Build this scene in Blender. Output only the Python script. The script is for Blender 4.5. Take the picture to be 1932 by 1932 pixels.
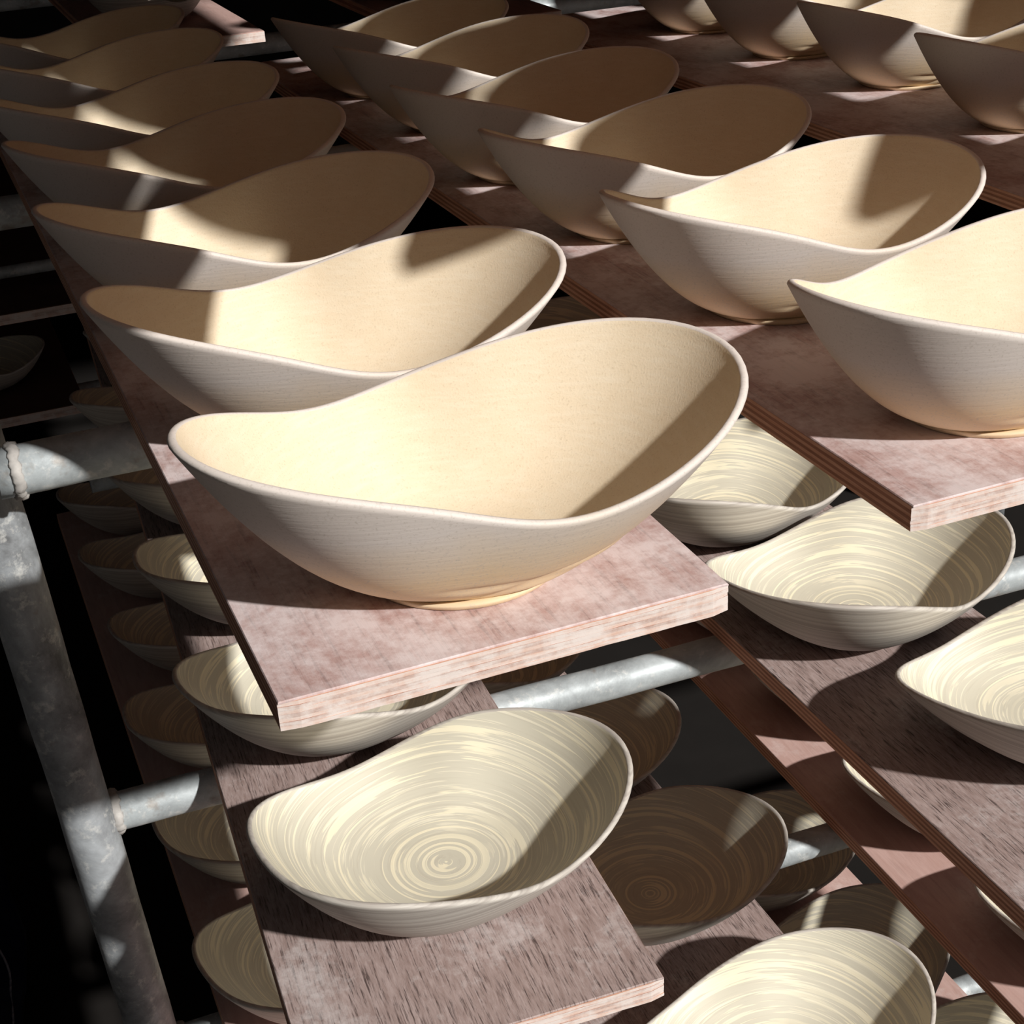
import bpy, bmesh, math, random
from mathutils import Vector, Matrix, noise
random.seed(7)
S = bpy.context.scene
for o in list(bpy.data.objects): bpy.data.objects.remove(o)
COL = S.collection
PI = math.pi

# ------------------------------------------------------------------ camera
YAW, PITCH, ROLL = 0.36051969, 0.47045557, 0.06297972
CAM = Vector((-0.13192994, -0.75659862, 0.49938428))
cy, sy, cp, sp = math.cos(YAW), math.sin(YAW), math.cos(PITCH), math.sin(PITCH)
fw = Vector((sy*cp, cy*cp, -sp)); rt = Vector((cy, -sy, 0)); dn = fw.cross(rt)
cr, sr = math.cos(ROLL), math.sin(ROLL)
rt, dn = cr*rt + sr*dn, -sr*rt + cr*dn
cd = bpy.data.cameras.new('camera'); cam = bpy.data.objects.new('camera', cd); COL.objects.link(cam)
m = Matrix((rt, -dn, -fw)).transposed().to_4x4(); m.translation = CAM
cam.matrix_world = m
cd.sensor_width = 36; cd.lens = 36*2910.211/1932; cd.clip_start = 0.02; cd.clip_end = 100
S.camera = cam

# ------------------------------------------------------------------ world, sun, exposure
w = bpy.data.worlds.new('world'); S.world = w; w.use_nodes = True
bg = w.node_tree.nodes['Background']; bg.inputs[0].default_value = (0.93, 0.95, 1.0, 1); bg.inputs[1].default_value = 0.085
SUN_TO = Vector((-0.60, 1.35, -1.0)).normalized()
sd = bpy.data.lights.new('sun', 'SUN'); sd.energy = 4.8; sd.angle = math.radians(1.6); sd.color = (1.0, 0.975, 0.93)
so = bpy.data.objects.new('sun', sd); COL.objects.link(so)
so.rotation_euler = SUN_TO.to_track_quat('-Z', 'Y').to_euler(); so.location = (3, -4, 4)
S.view_settings.view_transform = 'Standard'; S.view_settings.look = 'None'
S.view_settings.exposure = 0.0; S.view_settings.gamma = 1.0; S.view_settings.use_curve_mapping = False

# ------------------------------------------------------------------ helpers
def mesh_obj(name, bm, mats, parent=None, smooth=False, loc=None):
    me = bpy.data.meshes.new(name); bm.normal_update(); bm.to_mesh(me); bm.free()
    for mm in (mats if isinstance(mats, (list, tuple)) else [mats]): me.materials.append(mm)
    if smooth:
        for p in me.polygons: p.use_smooth = True
    o = bpy.data.objects.new(name, me); COL.objects.link(o)
    if parent: o.parent = parent
    if loc: o.location = loc
    return o
def thing(name, label, cat, loc=(0, 0, 0), rz=0, group=None):
    o = bpy.data.objects.new(name, None); COL.objects.link(o); o.location = loc; o.rotation_euler = (0, 0, rz)
    o.empty_display_size = .05
    tag(o, label, cat, group); return o
def tag(o, label, cat, group=None):
    o['label'] = label; o['category'] = cat
    if group: o['group'] = group
    return o
def struct(o): o['kind'] = 'structure'; return o
def box(bm, x0, x1, y0, y1, z0, z1, mat=0):
    vs = [bm.verts.new(c) for c in ((x0,y0,z0),(x1,y0,z0),(x1,y1,z0),(x0,y1,z0),(x0,y0,z1),(x1,y0,z1),(x1,y1,z1),(x0,y1,z1))]
    for f in ((0,3,2,1),(4,5,6,7),(0,1,5,4),(1,2,6,5),(2,3,7,6),(3,0,4,7)):
        bm.faces.new([vs[i] for i in f]).material_index = mat
    return vs
def tube(bm, a, b, r, n=28, caps=True, segs=1, wob=0.0, inner=None):
    a, b = Vector(a), Vector(b); d = (b-a).normalized()
    u = d.orthogonal().normalized(); v = d.cross(u); rings = []
    for k in range(segs+1):
        c = a.lerp(b, k/segs); ring = []
        for i in range(n):
            t = 2*PI*i/n; rr = r*(1 + wob*noise.noise(c*30 + Vector((math.cos(t), math.sin(t), 0))))
            ring.append(bm.verts.new(c + (u*math.cos(t)+v*math.sin(t))*rr))
        rings.append(ring)
    for k in range(segs):
        for i in range(n): bm.faces.new((rings[k][i], rings[k][(i+1) % n], rings[k+1][(i+1) % n], rings[k+1][i]))
    if caps: bm.faces.new(rings[0][::-1]); bm.faces.new(rings[-1])

# ------------------------------------------------------------------ materials
def new_mat(name, rough=.8, spec=.3):
    mt = bpy.data.materials.new(name); mt.use_nodes = True
    b = mt.node_tree.nodes['Principled BSDF']; b.inputs['Roughness'].default_value = rough
    b.inputs['Specular IOR Level'].default_value = spec
    return mt, mt.node_tree.nodes, mt.node_tree.links, b
def ramp(N, L, src, stops, interp='LINEAR'):
    r = N.new('ShaderNodeValToRGB'); r.color_ramp.interpolation = interp
    e = r.color_ramp.elements
    while len(e) < len(stops): e.new(.5)
    for i, (p, c) in enumerate(stops): e[i].position = p; e[i].color = (*c, 1) if len(c) == 3 else c
    L.new(src, r.inputs[0]); return r.outputs[0]
def noise_n(N, L, vec, scale, detail=4, rough=.55, dist=0):
    n = N.new('ShaderNodeTexNoise'); n.inputs['Scale'].default_value = scale; n.inputs['Detail'].default_value = detail
    n.inputs['Roughness'].default_value = rough; n.inputs['Distortion'].default_value = dist
    if vec is not None: L.new(vec, n.inputs['Vector'])
    return n.outputs['Fac']
def mixc(N, L, fac, a, b, mode='MIX'):
    x = N.new('ShaderNodeMix'); x.data_type = 'RGBA'; x.blend_type = mode
    if isinstance(fac, (int, float)): x.inputs[0].default_value = fac
    else: L.new(fac, x.inputs[0])
    for i, c in ((6, a), (7, b)):
        if isinstance(c, tuple): x.inputs[i].default_value = (*c, 1)
        else: L.new(c, x.inputs[i])
    return x.outputs[2]
def mathn(N, L, op, a, b=None):
    x = N.new('ShaderNodeMath'); x.operation = op
    for i, c in enumerate((a, b)):
        if c is None: continue
        if isinstance(c, (int, float)): x.inputs[i].default_value = c
        else: L.new(c, x.inputs[i])
    return x.outputs[0]
def objco(N, L, scale=(1, 1, 1)):
    t = N.new('ShaderNodeTexCoord'); mp = N.new('ShaderNodeMapping'); mp.inputs['Scale'].default_value = scale
    L.new(t.outputs['Object'], mp.inputs[0]); return mp.outputs[0]
def bump(N, L, b, h, strength=.3, dist=.002):
    x = N.new('ShaderNodeBump'); x.inputs['Strength'].default_value = strength; x.inputs['Distance'].default_value = dist
    L.new(h, x.inputs['Height']); L.new(x.outputs[0], b.inputs['Normal'])

def clay_inner():
    mt, N, L, b = new_mat('cream_slip', .72, .25)
    co = objco(N, L)
    n1 = noise_n(N, L, co, 650, 3, .6); n2 = noise_n(N, L, co, 26, 6, .65); n3 = noise_n(N, L, objco(N, L, (8, 8, 60)), 6, 4)
    c = mixc(N, L, n2, (.70, .57, .40), (.79, .68, .52))
    c = mixc(N, L, ramp(N, L, n1, [(.56, (0, 0, 0)), (.74, (.7,)*3)]), c, (.56, .45, .31))
    c = mixc(N, L, ramp(N, L, n3, [(.45, (0, 0, 0)), (.75, (.35, .35, .35))]), c, (.82, .74, .60))
    L.new(c, b.inputs['Base Color']); bump(N, L, b, n1, .25, .0008); return mt
def clay_outer():
    mt, N, L, b = new_mat('pale_bisque', .6, .35)
    co = objco(N, L); n1 = noise_n(N, L, co, 500, 3, .6); n2 = noise_n(N, L, co, 14, 4)
    t = N.new('ShaderNodeTexCoord'); sp_ = N.new('ShaderNodeSeparateXYZ'); L.new(t.outputs['Object'], sp_.inputs[0])
    bounce_fade = ramp(N, L, mathn(N, L, 'ADD', mathn(N, L, 'MULTIPLY', sp_.outputs[2], 12.0), mathn(N, L, 'MULTIPLY', mathn(N, L, 'SUBTRACT', n2, .5), .5)), [(.40, (0, 0, 0)), (1.15, (1, 1, 1))])
    c = mixc(N, L, bounce_fade, (.74, .57, .37), (.70, .63, .58))  # tan toward the foot: warm light bounced off board and clay, put into colour
    c = mixc(N, L, ramp(N, L, n1, [(.55, (0, 0, 0)), (.72, (.6, .6, .6))]), c, (.50, .44, .38))
    L.new(c, b.inputs['Base Color'])
    n3 = noise_n(N, L, objco(N, L, (1, 1, 14)), 30, 3); bump(N, L, b, n3, .12, .0015); return mt
def brush_inner():
    mt, N, L, b = new_mat('brushed_slip_rings', .6, .3)
    t = N.new('ShaderNodeTexCoord'); sx = N.new('ShaderNodeSeparateXYZ'); L.new(t.outputs['Object'], sx.inputs[0])
    x, y, z = sx.outputs
    oi = N.new('ShaderNodeObjectInfo')
    r = mathn(N, L, 'SQRT', mathn(N, L, 'ADD', mathn(N, L, 'MULTIPLY', x, x), mathn(N, L, 'MULTIPLY', y, y)))
    r2 = mathn(N, L, 'ADD', r, mathn(N, L, 'MULTIPLY', z, 1.1))         # follow the wall upward
    inv = mathn(N, L, 'DIVIDE', 1.0, mathn(N, L, 'MAXIMUM', r, .001))
    ca, sa = mathn(N, L, 'MULTIPLY', x, inv), mathn(N, L, 'MULTIPLY', y, inv)
    # slight spiral: the radius read drifts with the angle
    drift = mathn(N, L, 'MULTIPLY', sa, .0016)
    rs = mathn(N, L, 'ADD', r2, drift)
    def streak(fr, fa, off, lo, hi, det=2):
        cb = N.new('ShaderNodeCombineXYZ')
        L.new(mathn(N, L, 'MULTIPLY', rs, fr), cb.inputs[0])
        L.new(mathn(N, L, 'ADD', mathn(N, L, 'MULTIPLY', ca, fa), mathn(N, L, 'MULTIPLY', oi.outputs['Random'], 40)), cb.inputs[1])
        L.new(mathn(N, L, 'ADD', mathn(N, L, 'MULTIPLY', sa, fa), off), cb.inputs[2])
        return ramp(N, L, noise_n(N, L, cb.outputs[0], 1, det, .6), [(lo, (0, 0, 0)), (hi, (1, 1, 1))])
    mask = ramp(N, L, noise_n(N, L, objco(N, L, (1, 1, 1)), 7, 2, .5), [(.40, (.35,)*3), (.56, (1, 1, 1))])
    wide = streak(105, .75, 3.1, .545, .58, 3); fine = streak(330, .9, 9.7, .585, .63, 2); hair = streak(210, .22, 17, .655, .675, 0)
    core = ramp(N, L, r, [(.030, (1, 1, 1)), (.055, (0, 0, 0))])
    ring1 = streak(300, .06, 5.5, .56, .62, 1)
    wide = mixc(N, L, core, mixc(N, L, 1.0, wide, mask, 'MULTIPLY'), ring1)
    fine = mixc(N, L, core, fine, (0, 0, 0)); mask = 1.0
    n2 = noise_n(N, L, objco(N, L), 9, 3)
    base = mixc(N, L, n2, (.56, .53, .43), (.64, .60, .50))
    dark = streak(260, .8, 31, .52, .66, 3)
    base = mixc(N, L, mathn(N, L, 'MULTIPLY', dark, .30), base, (.46, .41, .33))
    c = mixc(N, L, mathn(N, L, 'MULTIPLY', mathn(N, L, 'MULTIPLY', wide, mask), .9), base, (.86, .79, .60))
    c = mixc(N, L, mathn(N, L, 'MULTIPLY', mathn(N, L, 'MULTIPLY', fine, mask), .55), c, (.86, .80, .64))
    c = mixc(N, L, mathn(N, L, 'MULTIPLY', hair, .8), c, (.88, .80, .60))
    L.new(c, b.inputs['Base Color']); bump(N, L, b, wide, .15, .0008); return mt
def brush_outer():
    mt, N, L, b = new_mat('turned_grey_clay', .55, .35)
    n1 = noise_n(N, L, objco(N, L, (1.5, 1.5, 260)), 1.6, 3, .6); n2 = noise_n(N, L, objco(N, L), 12, 4)
    c = mixc(N, L, ramp(N, L, n1, [(.35, (0, 0, 0)), (.65, (1, 1, 1))]), (.40, .37, .34), (.62, .59, .54))
    c = mixc(N, L, n2, c, mixc(N, L, .3, c, (.55, .45, .36)))
    L.new(c, b.inputs['Base Color']); bump(N, L, b, n1, .3, .0008); return mt
def board_top(name, a, bcol, dust, dustlo, grain, gs=1.0):
    mt, N, L, b = new_mat(name, .55, .35)
    oi = N.new('ShaderNodeObjectInfo')
    t = N.new('ShaderNodeTexCoord'); ad = N.new('ShaderNodeVectorMath'); ad.operation = 'ADD'
    L.new(t.outputs['Object'], ad.inputs[0]); L.new(oi.outputs['Location'], ad.inputs[1])
    def mp(s):
        q = N.new('ShaderNodeMapping'); q.inputs['Scale'].default_value = s; L.new(ad.outputs[0], q.inputs[0]); return q.outputs[0]
    g = noise_n(N, L, mp((260*gs, 14*gs, 1)), 1, 4, .65); g2 = noise_n(N, L, mp((90*gs, 14*gs, 1)), 1, 5, .7, .6)
    blot = noise_n(N, L, mp((1, .7, 1)), 16, 6, .68); spk = noise_n(N, L, mp((1, 1, 1)), 120, 4, .7)
    c = mixc(N, L, ramp(N, L, g2, [(.3, (0, 0, 0)), (.7, (1, 1, 1))]), a, bcol)
    c = mixc(N, L, mathn(N, L, 'MULTIPLY', ramp(N, L, g, [(.52, (0, 0, 0)), (.66, (1, 1, 1))]), grain), c, (a[0]*.35, a[1]*.35, a[2]*.36))
    dm = ramp(N, L, mathn(N, L, 'ADD', mathn(N, L, 'MULTIPLY', blot, .75), mathn(N, L, 'MULTIPLY', spk, .28)), [(dustlo, (0, 0, 0)), (dustlo+.16, (1, 1, 1))])
    c = mixc(N, L, mathn(N, L, 'MULTIPLY', dm, .75), c, dust)
    L.new(c, b.inputs['Base Color']); bump(N, L, b, mathn(N, L, 'SUBTRACT', blot, mathn(N, L, 'MULTIPLY', g, .5)), .35, .0012); return mt
def ply_mat(name, a, bcol):
    mt, N, L, b = new_mat(name, .8, .2)
    n1 = noise_n(N, L, objco(N, L, (18, 18, 260)), 1, 4, .65); n2 = noise_n(N, L, objco(N, L), 55, 5, .7)
    c = mixc(N, L, ramp(N, L, n1, [(.35, (0, 0, 0)), (.62, (1, 1, 1))]), a, bcol)
    # dried clay wiped over the sawn front edge (the side that faces the aisle)
    ge = N.new('ShaderNodeNewGeometry'); sn = N.new('ShaderNodeSeparateXYZ'); L.new(ge.outputs['Normal'], sn.inputs[0])
    front = mathn(N, L, 'GREATER_THAN', mathn(N, L, 'MULTIPLY', sn.outputs[1], -1), .7)
    cl = mathn(N, L, 'MULTIPLY', front, ramp(N, L, mathn(N, L, 'ADD', mathn(N, L, 'MULTIPLY', n2, .6), mathn(N, L, 'MULTIPLY', n1, .4)), [(.40, (0.35,)*3), (.56, (.95,)*3)]))
    c = mixc(N, L, cl, c, (.72, .64, .60))
    L.new(c, b.inputs['Base Color']); bump(N, L, b, n2, .4, .001); return mt
def metal_mat(name, lo, hi):
    mt, N, L, b = new_mat(name, .45, .5)
    n1 = noise_n(N, L, objco(N, L), 9, 6, .7, .4); n2 = noise_n(N, L, objco(N, L), 60, 5, .7); n3 = noise_n(N, L, objco(N, L), 24, 4, .6)
    c = mixc(N, L, ramp(N, L, n1, [(.34, (0, 0, 0)), (.66, (1, 1, 1))]), lo, hi)
    c = mixc(N, L, ramp(N, L, n2, [(.55, (0, 0, 0)), (.68, (.7,)*3)]), c, (.62, .62, .60))
    c = mixc(N, L, ramp(N, L, n3, [(.62, (0, 0, 0)), (.70, (.5,)*3)]), c, (.20, .15, .11))
    L.new(c, b.inputs['Base Color']); b.inputs['Metallic'].default_value = .15
    L.new(ramp(N, L, n1, [(.3, (.62,)*3), (.7, (.42,)*3)]), b.inputs['Roughness']); bump(N, L, b, n2, .3, .0012); return mt
def plain(name, col, rough=.9, sc=8, amt=.25):
    mt, N, L, b = new_mat(name, rough, .15)
    n = noise_n(N, L, objco(N, L), sc, 5, .6)
    c = mixc(N, L, n, tuple(v*(1-amt) for v in col), tuple(v*(1+amt) for v in col)); L.new(c, b.inputs['Base Color']); return mt

M_IN, M_OUT, M_BIN, M_BOUT = clay_inner(), clay_outer(), brush_inner(), brush_outer()
M_TOPA = board_top('worn_film_faced_ply', (.40, .25, .225), (.53, .37, .35), (.76, .67, .67), .42, .5)
M_TOPB = board_top('weathered_ply', (.27, .19, .17), (.46, .36, .34), (.62, .56, .55), .55, 1.0, 2.6)
M_TOPC = board_top('pink_film_faced_ply', (.50, .32, .28), (.60, .41, .37), (.68, .55, .52), .56, .15)
M_PLY1 = ply_mat('ply_veneer_light', (.56, .29, .19), (.70, .42, .30)); M_PLY2 = ply_mat('ply_veneer_dark', (.32, .15, .10), (.44, .22, .15))
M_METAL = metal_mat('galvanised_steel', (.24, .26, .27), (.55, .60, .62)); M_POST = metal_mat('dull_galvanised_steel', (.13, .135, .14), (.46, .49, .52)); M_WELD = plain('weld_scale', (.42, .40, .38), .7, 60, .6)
M_DARKWALL = plain('dark_plaster', (.035, .032, .03)); M_FLOOR = plain('dark_earth_floor', (.014, .012, .011), .95); M_YARD = plain('pale_concrete', (.24, .21, .185), .9)  # walls and floor near black, yard paler, each with mild mottling
M_CEIL = plain('dark_roof_boards', (.03, .027, .025)); M_OLD = plain('old_dark_timber', (.10, .06, .045), .85, 20)  # roof near black with mild mottling
M_NAVY = plain('navy_plastic', (.006, .007, .022), .5); M_CORD = plain('pale_cord', (.16, .15, .17), .8)

# ------------------------------------------------------------------ setting
H, T = 0.4232, 0.0207
FL = -1.62
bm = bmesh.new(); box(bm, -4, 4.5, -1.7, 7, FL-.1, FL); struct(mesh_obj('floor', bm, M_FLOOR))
bm = bmesh.new(); box(bm, -9, 9, -14, -1.7, FL-.12, FL-.02); struct(mesh_obj('bounce_yard', bm, M_YARD))  # unseen ground added to bounce sunlight up onto the bowls
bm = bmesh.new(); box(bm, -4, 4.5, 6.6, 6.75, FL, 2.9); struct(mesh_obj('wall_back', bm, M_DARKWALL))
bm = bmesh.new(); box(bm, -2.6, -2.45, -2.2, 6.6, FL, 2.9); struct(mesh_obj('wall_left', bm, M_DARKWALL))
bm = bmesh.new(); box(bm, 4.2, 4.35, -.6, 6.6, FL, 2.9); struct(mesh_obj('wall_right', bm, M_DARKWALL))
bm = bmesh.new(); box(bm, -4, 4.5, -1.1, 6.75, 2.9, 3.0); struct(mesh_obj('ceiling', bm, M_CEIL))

# ------------------------------------------------------------------ boards
BOARD_N = {}
def board(x, y, ang, tier, length, label, top, width=.30, z=None, group='ware boards on the pipe rack', detail=True):
    zz = (-H*tier if z is None else z)
    t = thing('ware_board', label, 'board', (x, y, zz), ang, group)
    n = 7 if detail else 3
    th = T-.0015
    for k in range(n):                                     # plies, bottom to top
        z0 = -T + th*k/n; z1 = -T + th*(k+1)/n
        j = .0005*((k*37 % 5)-2)*.6
        bm = bmesh.new()
        seg = 24 if detail else 1
        # a thin slab whose front edge is slightly chipped
        rows = []
        for i in range(seg+1):
            u = i/seg; ch = 0.0
            if detail:
                e = min(u, 1-u)*width
                ch = .0011*max(0, noise.noise(Vector((u*width*55+x*9, zz*7, k*.8)))) + (.0025*(1-e/.004)**2 if e < .004 else 0)
            rows.append([bm.verts.new((u*width, ch+j*.3, z0)), bm.verts.new((u*width, ch+j*.3, z1)), bm.verts.new((u*width, length, z1)), bm.verts.new((u*width, length, z0))])
        for i in range(seg):
            a, c = rows[i], rows[i+1]
            for q in range(4): bm.faces.new((a[q], a[(q+1) % 4], c[(q+1) % 4], c[q]))
        bm.faces.new(rows[0][::-1]); bm.faces.new(rows[-1])
        bmesh.ops.recalc_face_normals(bm, faces=bm.faces)
        mesh_obj('ply', bm, M_PLY1 if k % 2 == 0 else M_PLY2, t)
    bm = bmesh.new(); 
    vs = box(bm, .0004, width-.0004, .0012, length-.001, -.0015, 0)
    bmesh.ops.bevel(bm, geom=[e for e in bm.edges if all(abs(v.co.z) < 1e-6 for v in e.verts)], offset=.0007, segments=1, affect='EDGES')
    mesh_obj('top_film', bm, top, t)
    return t

board(0, 0, 0, 0, 2.12, 'pinkish plywood board with a whitish clay-smeared front edge, under the nearest plain bowl', M_TOPA)
board(.4652, .0347, -.0004, 0, 1.95, 'top-level plywood board with bare front corner, under the row of plain bowls right of centre', M_TOPA)
board(1.015, .42, 0, 0, 1.65, 'dark plywood board with small sunlit slivers, under the bowls at the upper right edge', M_TOPA, width=.34)
board(-.0004, .1159, -.0554, 1, 1.95, 'weathered grey-brown grained board on the middle level, under the ringed bowl at lower centre', M_TOPB)
board(.610, .026, 0, 1, 1.95, 'middle-level board with long diagonal left edge and bowl shadows, under the right-hand ringed bowls', M_TOPB, width=.272)
board(-.005, .25, 0, 2, 1.9, 'shadowed board third level down, behind the galvanised post at lower left', M_TOPC, detail=False)
board(.364, .05, 0, 2, 1.75, 'third-level board with sunlit right corner, under the bowls at bottom centre', M_TOPB)
board(.833, .0, -.012, 2, 1.8, 'smooth pink third-level board with sunlit patches, below the right-hand middle board', M_TOPC)
board(1.160, .0, 0, 2, 1.8, 'narrow third-level board outside the right edge, added to shade the lowest boards', M_TOPC, width=.105, detail=False)  # unseen strip added; its width shapes the light on the lowest level
board(.795, .35, 0, 3, .82, 'lowest board seen, small pink sunlit corner at the bottom right', M_TOPC, detail=False)
board(.42, .45, 0, 3, 1.4, 'lowest shadowed board deep under the bottom centre bowls', M_TOPC, detail=False)
# the level above the picture; its boards cast the long soft shadows
UG = 'boards on the levels above'
for x, y, nm, wd in ((-.019, -.05, 'leftmost', .30), (.436, .035, 'second from the left', .30), (.935, .0, 'third from the left', .44), (1.60, .0, 'rightmost', .30)):
    board(x, y, 0, -1, 2.0, 'board on the level just above, %s of four' % nm, M_TOPA, detail=False, group=UG, width=wd)
for x, nm in ((-.13, 'leftmost'), (.26, 'second from the left'), (.72, 'third from the left'), (1.17, 'rightmost')):  # unseen boards added higher up to cut down ambient light
    board(x, -.1, 0, -2, 2.0, 'board added two levels above to dim the rack, %s of four' % nm, M_TOPA, detail=False, group=UG)

# ------------------------------------------------------------------ rack pipes
def pipe(name, a, b, r, label, cat, segs=40, wob=.05, mat=None):
    a, b = Vector(a), Vector(b); t = thing(name, label, cat, a, 0, 'galvanised pipes of the drying rack')
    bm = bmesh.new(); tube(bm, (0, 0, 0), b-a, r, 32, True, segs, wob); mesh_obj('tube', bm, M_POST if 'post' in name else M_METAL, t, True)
    return t
def weld(par, c, axis, r, n=64, seed=1):
    bm = bmesh.new(); c = Vector(c); axis = Vector(axis).normalized(); u = axis.orthogonal().normalized(); v = axis.cross(u); rings = []
    for i in range(n):
        t = 2*PI*i/n; d = u*math.cos(t)+v*math.sin(t); ring = []
        k = .0034*(1+.5*noise.noise(Vector((i*.35, seed, 0)))) ; sh = .0022*noise.noise(Vector((i*.22, seed, 5)))
        for j in range(8):
            q = 2*PI*j/8; kk = k*(1+.45*noise.noise(Vector((i*.6, j*.9, seed))))
            ring.append(bm.verts.new(c + d*(r+kk*math.cos(q)) + axis*(sh+1.5*kk*math.sin(q))))
        rings.append(ring)
    for i in range(n):
        for j in range(8): bm.faces.new((rings[i][j], rings[(i+1) % n][j], rings[(i+1) % n][(j+1) % 8], rings[i][(j+1) % 8]))
    return mesh_obj('weld_bead', bm, M_WELD, par, True)
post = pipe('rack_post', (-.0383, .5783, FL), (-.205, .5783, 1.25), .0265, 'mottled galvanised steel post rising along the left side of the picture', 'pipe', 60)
def postx(z): return -.0383 + (z-FL)/(1.25-FL)*(-.205+.0383)
r0 = pipe('rack_rail', (postx(-.043)+.012, .522, -.0449), (2.2, .56, -.0449), .0222, 'galvanised rail under the top boards, short sunlit stub joined to the post at left', 'pipe', 60)
r1 = pipe('rack_rail', (postx(-.464)+.012, .590, -.4657), (2.2, .535, -.4657), .0200, 'galvanised rail under the middle boards, sunlit bar behind the ringed bowl', 'pipe', 60)
r2 = pipe('rack_rail', (postx(-.887)+.012, .690, -.8890), (2.2, .645, -.8890), .0200, 'galvanised rail under the third-level boards, small bright stub right of the bottom bowls', 'pipe', 60)
for r_, z_, rr_, s_ in ((r0, -.0432, .022, 3), (r1, -.4642, .020, 5), (r2, -.8875, .020, 8)):
    a = Vector(r_.location); weld(r_, (.0165, 0, 0), (1, 0, 0), rr_+.0005, 64, s_)
pipe('rack_rail', (-.85, 1.392, -.0447), (2.2, 1.40, -.0449), .0222, 'dim second rail under the top boards, at the left edge of the picture', 'pipe', 20)
for z in (-.466, -.889, -1.31): pipe('rack_rail', (.02 if z > -1 else .30, 1.42 if z > -1 else 1.1, z), (2.2, 1.42 if z > -1 else 1.1, z), .020, 'rear rail hidden under the boards, %s level' % {-.466: 'middle', -.889: 'third', -1.31: 'lowest'}[z], 'pipe', 10)
pipe('rack_rail', (.30, .70, -1.311), (2.2, .70, -1.311), .020, 'front rail under the lowest boards, in shadow', 'pipe', 10)
for y in (.56, 1.40): pipe('rack_rail', (-.85 if y > 1 else -.13, y, H-T-.021), (2.0, y, H-T-.021), .020, 'rail carrying the level above, %s one' % ('front' if y < 1 else 'rear'), 'pipe', 10)
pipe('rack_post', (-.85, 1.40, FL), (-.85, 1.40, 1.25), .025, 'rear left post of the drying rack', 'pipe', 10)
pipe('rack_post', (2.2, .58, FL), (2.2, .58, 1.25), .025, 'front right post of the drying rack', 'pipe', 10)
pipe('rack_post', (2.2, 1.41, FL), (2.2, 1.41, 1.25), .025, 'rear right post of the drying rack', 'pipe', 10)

# ------------------------------------------------------------------ bowls
SHA = [0.0459721398808014, 0.1252895016613356, 1.920622683905205, 0.10453625074772224, -0.005050299293248827, 0.0032535762073159146, 0.019505198073330256, 0.014517729775320494, -0.0009329994771337567, -0.0008868741461382286, 0.0018223322913463711, -0.0013856874546601427, 0.08533873153851851, -0.06852673386444236, 0.2521942447408301, -0.07550474047615499, 0.045835364383766876, -0.06839180660285725, 0.02786216991360745, 0.024483662750456475]
SHB = [0.030247354715437075, 0.16062596564235765, 2.5088780716781014, 0.08633882644527816, 0.003320017020432259, -0.016466832034383636, 0.010060177357359331, 0.022212853826859107, 0.003646987666392008, -0.0013223079361062977, -6.893255519898334e-05, -0.006363618305890074, -0.13447644231383019, -0.07018870046045368, 0.06490532757435767, -0.12372035870138057, 0.0904661283475207, 0.00280226882929097, -0.023523693620443636, 0.001910119486924621]
def hcut(s, t): return s[3]+s[4]*math.cos(t)+s[5]*math.sin(t)+s[6]*math.cos(2*t)+s[7]*math.sin(2*t)+s[8]*math.cos(3*t)+s[9]*math.sin(3*t)+s[10]*math.cos(4*t)+s[11]*math.sin(4*t)
def rad(s, t, z):
    mm = s[12]*math.cos(t)+s[13]*math.sin(t)+s[14]*math.cos(2*t)+s[15]*math.sin(2*t)+s[16]*math.cos(3*t)+s[17]*math.sin(3*t)+s[18]*math.cos(4*t)+s[19]*math.sin(4*t)
    return s[0]+s[1]*(max(z, 1e-5)/.15)**(1/s[2])*(1+mm)
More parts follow.
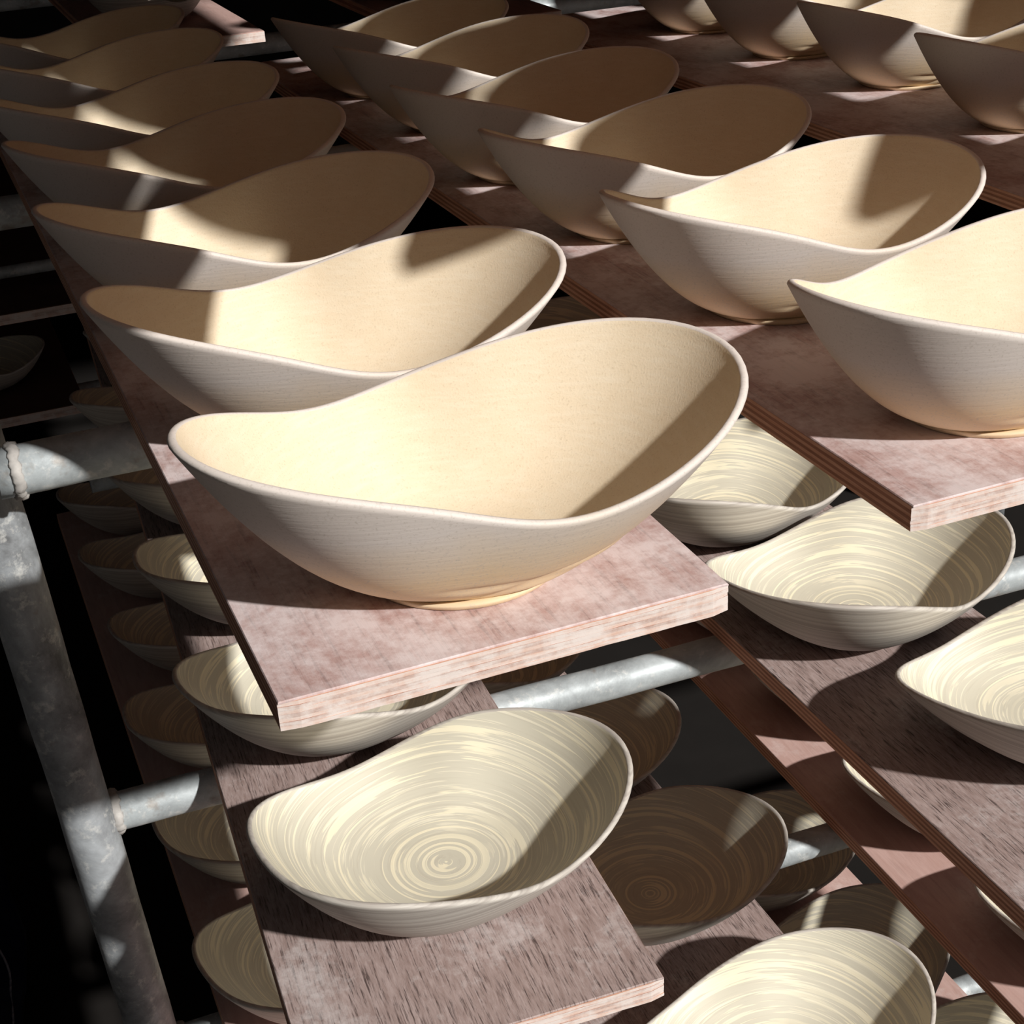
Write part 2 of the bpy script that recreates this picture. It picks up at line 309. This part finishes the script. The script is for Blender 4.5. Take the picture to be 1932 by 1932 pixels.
def bowl_meshes(s, footr, th, ridge, nt=112):
    bm = bmesh.new(); rings = []; Z0 = .005; nz = 40
    def ring(fn): rings.append([bm.verts.new(fn(2*PI*i/nt)) for i in range(nt)])
    fl = .0085; lift = .011 if ridge > .0012 else .0087
    # outer, from under the foot out and up
    rings.append([bm.verts.new((.02*math.cos(2*PI*i/nt), .02*math.sin(2*PI*i/nt), Z0)) for i in range(nt)])
    for k in range(nz+1):
        u = (k/nz)**1.6
        def fn(t, u=u):
            h = hcut(s, t)-.0025; z = Z0*.5 + (h-Z0*.5)*u; r = rad(s, t, z)
            a = math.cos(t+1.1)
            # shallow creases pressed near the foot, climbing toward the right end
            tt = (t+PI) % (2*PI) - PI
            for z0_, sl, am, c0, wd in ((.026, .016, 1.0, -.80, .62), (.016, .007, .8, -1.05, .8), (.021, -.004, .6, -1.65, .38)):
                win = math.exp(-((tt-c0)/wd)**4); zg = z0_ + sl*(tt-c0)
                g = ridge*am*win*(math.exp(-((z-zg)/.0024)**2) - .8*math.exp(-((z-zg+.0055)/.0036)**2))
                r -= .5*g; z += .8*g
            return (r*math.cos(t), r*math.sin(t), z if k else max(z, Z0*.5))
        ring(fn)
    n_out = len(rings)
    # rounded lip
    for a in (35, 75, 115, 150):
        A = math.radians(a)
        def fn(t, A=A):
            h = hcut(s, t); r = rad(s, t, h-.0025) - th/2 + th/2*math.cos(A)
            return (r*math.cos(t), r*math.sin(t), h-.0025+.0028*math.sin(A))
        ring(fn)
    n_lip = len(rings)
    for k in range(nz+1):
        u = 1-(k/nz)
        def fn(t, u=u):
            h = hcut(s, t)-.0035; q = u**1.6; z = .001+(h-.001)*q; r = rad(s, t, z)-th
            return (r*math.cos(t), r*math.sin(t), z+lift*(1-q)**2)
        ring(fn)
    base = [v.co.copy() for v in rings[-1]]; ze = .001+lift
    for f in (.85, .7, .55, .4, .25, .1):
        rings.append([bm.verts.new((c.x*f, c.y*f, fl+(ze-fl)*f*f)) for c in base])
    ctr = bm.verts.new((0, 0, fl))
    for k in range(len(rings)-1):
        mi = 0 if k < n_lip-1 else 1
        for i in range(nt):
            j = (i+1) % nt
            bm.faces.new((rings[k][i], rings[k][j], rings[k+1][j], rings[k+1][i])).material_index = mi
    for i in range(nt): bm.faces.new((rings[-1][i], rings[-1][(i+1) % nt], ctr)).material_index = 1
    bm.faces.new(rings[0][::-1])
    # foot ring
    fb = bmesh.new(); pr = [(footr-.009, .004), (footr-.008, .0006), (footr-.007, 0), (footr-.0012, 0), (footr, .0008), (footr+.0012, .003), (footr+.0014, .0048), (footr-.004, .0052)]
    rr = [[fb.verts.new((p[0]*math.cos(2*PI*i/64), p[0]*math.sin(2*PI*i/64), p[1])) for i in range(64)] for p in pr]
    for k in range(len(pr)):
        for i in range(64): fb.faces.new((rr[k][i], rr[k][(i+1) % 64], rr[(k+1) % len(pr)][(i+1) % 64], rr[(k+1) % len(pr)][i]))
    bmesh.ops.recalc_face_normals(fb, faces=fb.faces); bmesh.ops.recalc_face_normals(bm, faces=bm.faces)
    return bm, fb
PROTO = {}
def bowl(kind, x, y, tier, a, label, group, z=None, sc=1):
    loc = (x, y, -H*tier if z is None else z)
    if kind not in PROTO:
        s, fr, th, rg, mats, fm, nm = {'A': (SHA, .068, .0062, .0022, [M_OUT, M_IN], M_OUT, 'wavy_bowl'), 'B': (SHB, .046, .0058, .0011, [M_BOUT, M_BIN], M_BOUT, 'ringed_bowl')}[kind]
        bm, fb = bowl_meshes(s, fr, th, rg)
        t = thing(nm, label, 'bowl', loc, a, group)
        mesh_obj('body', bm, mats, t, True); mesh_obj('foot_ring', fb, fm, t, True); PROTO[kind] = t
    else:
        p = PROTO[kind]; t = p.copy(); COL.objects.link(t); t.location = loc; t.rotation_euler = (0, 0, a); tag(t, label, 'bowl', group)
        for ch in p.children:
            c = ch.copy(); COL.objects.link(c); c.parent = t
    if sc != 1: t.scale = (sc,)*3
    return t
ordn = ['nearest and largest', 'second from front', 'third from front', 'fourth from front', 'fifth from front', 'sixth from front', 'seventh, at upper left corner']
G = 'plain cream bowls on the top left board'
for k, (x, y, a) in enumerate([(.157, .113, -.013), (.149, .397, -.125), (.146, .697, -.029), (.148, .998, .023), (.142, 1.276, .03), (.141, 1.592, .039), (.141, 1.885, -.109)]):
    ex = [', fully sunlit inside', ', soft shadow patch at right end', ', sunlit band at middle', ', small bright wedge inside', ', brown with one pale streak', ', pale patch on its rim', ', all in shadow'][k]
    bowl('A', x, y, 0, a, 'cream wavy bowl, left row, ' + ordn[k] + ex, G)
G = 'plain cream bowls on the second top board'
for k, (x, y, a) in enumerate([(.616, .158, .063), (.604, .45, 0), (.600, .74, .02), (.593, 1.025, .093), (.610, 1.325, .116), (.60, 1.61, .06)]):
    ex = ['nearest, cut off by right edge', 'second, with brown shadow at right end', 'third, sunlit at left', 'fourth from front', 'fifth from front', 'sixth, at the top edge'][k]
    bowl('A', x, y, 0, a, 'cream wavy bowl, row right of centre, ' + ex, G)
G = 'plain bowls on the far right board'
for k, (x, y, a) in enumerate([(1.25, .585, 0), (1.246, .875, -.08), (1.262, 1.181, -.06), (1.25, 1.47, 0), (1.25, 1.76, 0)]):
    ex = ['nearest, outside the right edge', 'second, its tip touching the right edge side', 'third, overlapping the one before it', 'fourth, only its outside showing', 'fifth, a scrap at top edge'][k]
    bowl('A', x, y, 0, a, 'grey-sided bowl, upper right row, ' + ex, G)
G = 'ringed bowls on the middle left board'
for k, (x, y, a) in enumerate([(.184, .308, .008), (.175, .595, .06), (.182, .868, -.09), (.192, 1.135, -.05), (.185, 1.415, -.1), (.245, 1.70, 0), (.255, 1.975, 0)]):
    ex = ['nearest, sunlit, at lower centre', 'second, half under pink board corner', 'third, left end beside board edge', 'fourth, dark, only left tip showing', 'fifth, dark tip above rail stub', 'sixth, faint tip in the dark', 'seventh, faintest tip farthest back'][k]
    bowl('B', x, y, 1, a, 'brushed-ring bowl, middle left row, ' + ex, G)
G = 'ringed bowls on the middle right board'
for k, (x, y, a) in enumerate([(.818, .238, .1), (.756, .514, 0), (.741, .787, -.05), (.73, 1.07, 0), (.72, 1.35, 0)]):
    ex = ['nearest, cut off by right edge', 'second, under the bare board corner', 'third, behind the big front bowl', 'fourth, mostly hidden', 'fifth, mostly hidden'][k]
    bowl('B', x, y, 1, a, 'brushed-ring bowl, middle right row, ' + ex, G)
G = 'ringed bowls on the third-level left board'
for k, (x, y, a) in enumerate([(.148, .676, .1), (.149, .945, .01), (.157, 1.217, -.06), (.178, 1.49, 0), (.17, 1.765, -.06), (.167, 2.035, -.06)]):
    ex = ['nearest, beside the grained board', 'second, just below rail stub', 'third, just above rail stub', 'fourth from front', 'fifth from front', 'sixth, farthest and darkest'][k]
    bowl('B', x, y, 2, a, 'shadowed bowl, low row behind the post, ' + ex, G)
G = 'ringed bowls on the third-level centre board'
for k, (x, y, a) in enumerate([(.545, .303, .25), (.545, .627, -.12), (.543, .905, -.1), (.54, 1.19, 0)]):
    ex = ['nearest, cut off by bottom edge', 'second, brown with faint rings', 'third, dark, under the sunlit bar', 'fourth, hidden in the dark'][k]
    bowl('B', x, y, 2, a, 'brushed-ring bowl, low centre row, ' + ex, G)
G = 'bowls on the pink third-level board'
for k, (x, y, a) in enumerate([(1.02, .32, -.07), (1.015, .60, -.1), (1.03, .87, 0), (1.02, 1.15, 0)]):
    ex = ['nearest, at right edge', 'second, a bright sliver', 'third, only shaded underside showing', 'fourth, hidden'][k]
    bowl('B', x, y, 2, a, 'bowl peeping under right middle board, ' + ex, G)
G = 'bowls on the lowest boards'
for k, (x, y, a) in enumerate([(.98, .482, 0), (.931, .745, .28), (.945, 1.03, 0), (.60, .72, 0), (.60, 1.0, 0)]):
    ex = ['at bottom right corner, striped', 'brown inside, behind the bright bottom bowl', 'sunlit underside beside the rail stub', 'hidden beneath bottom centre bowls', 'faint dark rim left of rail stub'][k]
    bowl('B', x, y, 3, a, 'bowl on the lowest level, ' + ex, G)

G = 'bowls on the level above'
for i, (bx, by) in enumerate(((.13, .12), (.556, .245), (1.045, .215), (1.75, .20))):
    for k in range(6):
        bowl('A', bx, by+.29*k, -1, 0, 'cream bowl on the level above, board %s, %s' % (('one', 'two', 'three', 'four')[i], ordn[k].split(',')[0]), G)

# ------------------------------------------------------------------ the rack behind
RG = 'boards of the rack behind'
board(.27, 2.30, 0, 0, 1.4, 'sunlit pale board end of the rack behind, at the upper left', M_TOPC, group=RG, detail=False)
board(.82, 2.115, 0, 0, 1.4, 'sunlit pale board end of the rack behind, at top centre', M_TOPC, group=RG, detail=False)
board(-.18, 2.2, 0, 0, 1.4, 'dark brown board end of the rack behind, at the left edge', M_OLD, z=-.44, group=RG, detail=False)
board(-.20, 2.25, 0, 0, 1.4, 'lower dark brown board end of the rack behind, at the left edge', M_OLD, z=-.665, group=RG, detail=False)
pipe('rack_rail', (-.5, 2.34, -.40), (.6, 2.34, -.40), .012, 'thin dim rail of the rack behind, at the left edge', 'pipe', 6)
bowl('B', -.08, 2.45, 0, 0, 'dark ringed bowl on the rack behind, at the left edge', 'bowls on the rack behind', z=-.665, sc=.8)
bowl('B', .40, 2.55, 0, 0, 'small grey bowl on the pale board end of the rack behind', 'bowls on the rack behind', z=0, sc=.7)
bowl('B', .97, 2.45, 0, 0, 'grey bowl farther back on the rack behind, above the top edge', 'bowls on the rack behind', z=0, sc=.8)
for x, y in ((-.45, 2.36), (2.5, 2.36), (-.6, 3.5), (3.6, 3.5)): 
    pipe('rack_post', (x, y, FL), (x, y, 1.2), .024, '%s %s post of the rack behind' % ('front' if y < 3 else 'rear', 'left' if x < 1 else 'right'), 'pipe', 8)
for y in (2.42, 3.45): pipe('rack_rail', (-.45 if y < 3 else -.6, y+.0, -.0449), (2.5 if y < 3 else 3.6, y, -.0449), .02, '%s rail under the pale boards of the rack behind' % ('front' if y < 3 else 'rear'), 'pipe', 8)
for z in (-.482, -.707): pipe('rack_rail', (-.45, 2.42, z), (.6, 2.42, z), .02, 'front rail of the rack behind, %s dark board' % ('under the upper' if z > -.6 else 'under the lower'), 'pipe', 8)

# ------------------------------------------------------------------ navy bag in the dark corner
bm = bmesh.new(); bmesh.ops.create_icosphere(bm, subdivisions=4, radius=1)
for v in bm.verts:
    n = noise.noise(v.co*1.6)*.18 + noise.noise(v.co*4)*.07
    v.co = Vector((v.co.x*.20*(1+n), v.co.y*.26*(1+n), max(v.co.z, -.9)*.30*(1+n)))
bag = thing('tarp_bag', 'dark navy tarpaulin bag with a thin pale seam cord in the bottom left shadow', 'bag', (-.42, 1.62, FL+.27))
mesh_obj('sack', bm, M_NAVY, bag, True)
bm = bmesh.new(); pts = []
for i in range(40):
    t = -1.2 + 2.6*i/39; d = Vector((.55*math.cos(t)+.35, -.75, math.sin(t))).normalized()
    n = noise.noise(d*1.6)*.18 + noise.noise(d*4)*.07
    pts.append(Vector((d.x*.202*(1+n), d.y*.262*(1+n), d.z*.302*(1+n))))
for a, b in zip(pts[:-1], pts[1:]): tube(bm, a, b, .0022, 6)
mesh_obj('seam_cord', bm, M_CORD, bag, True)
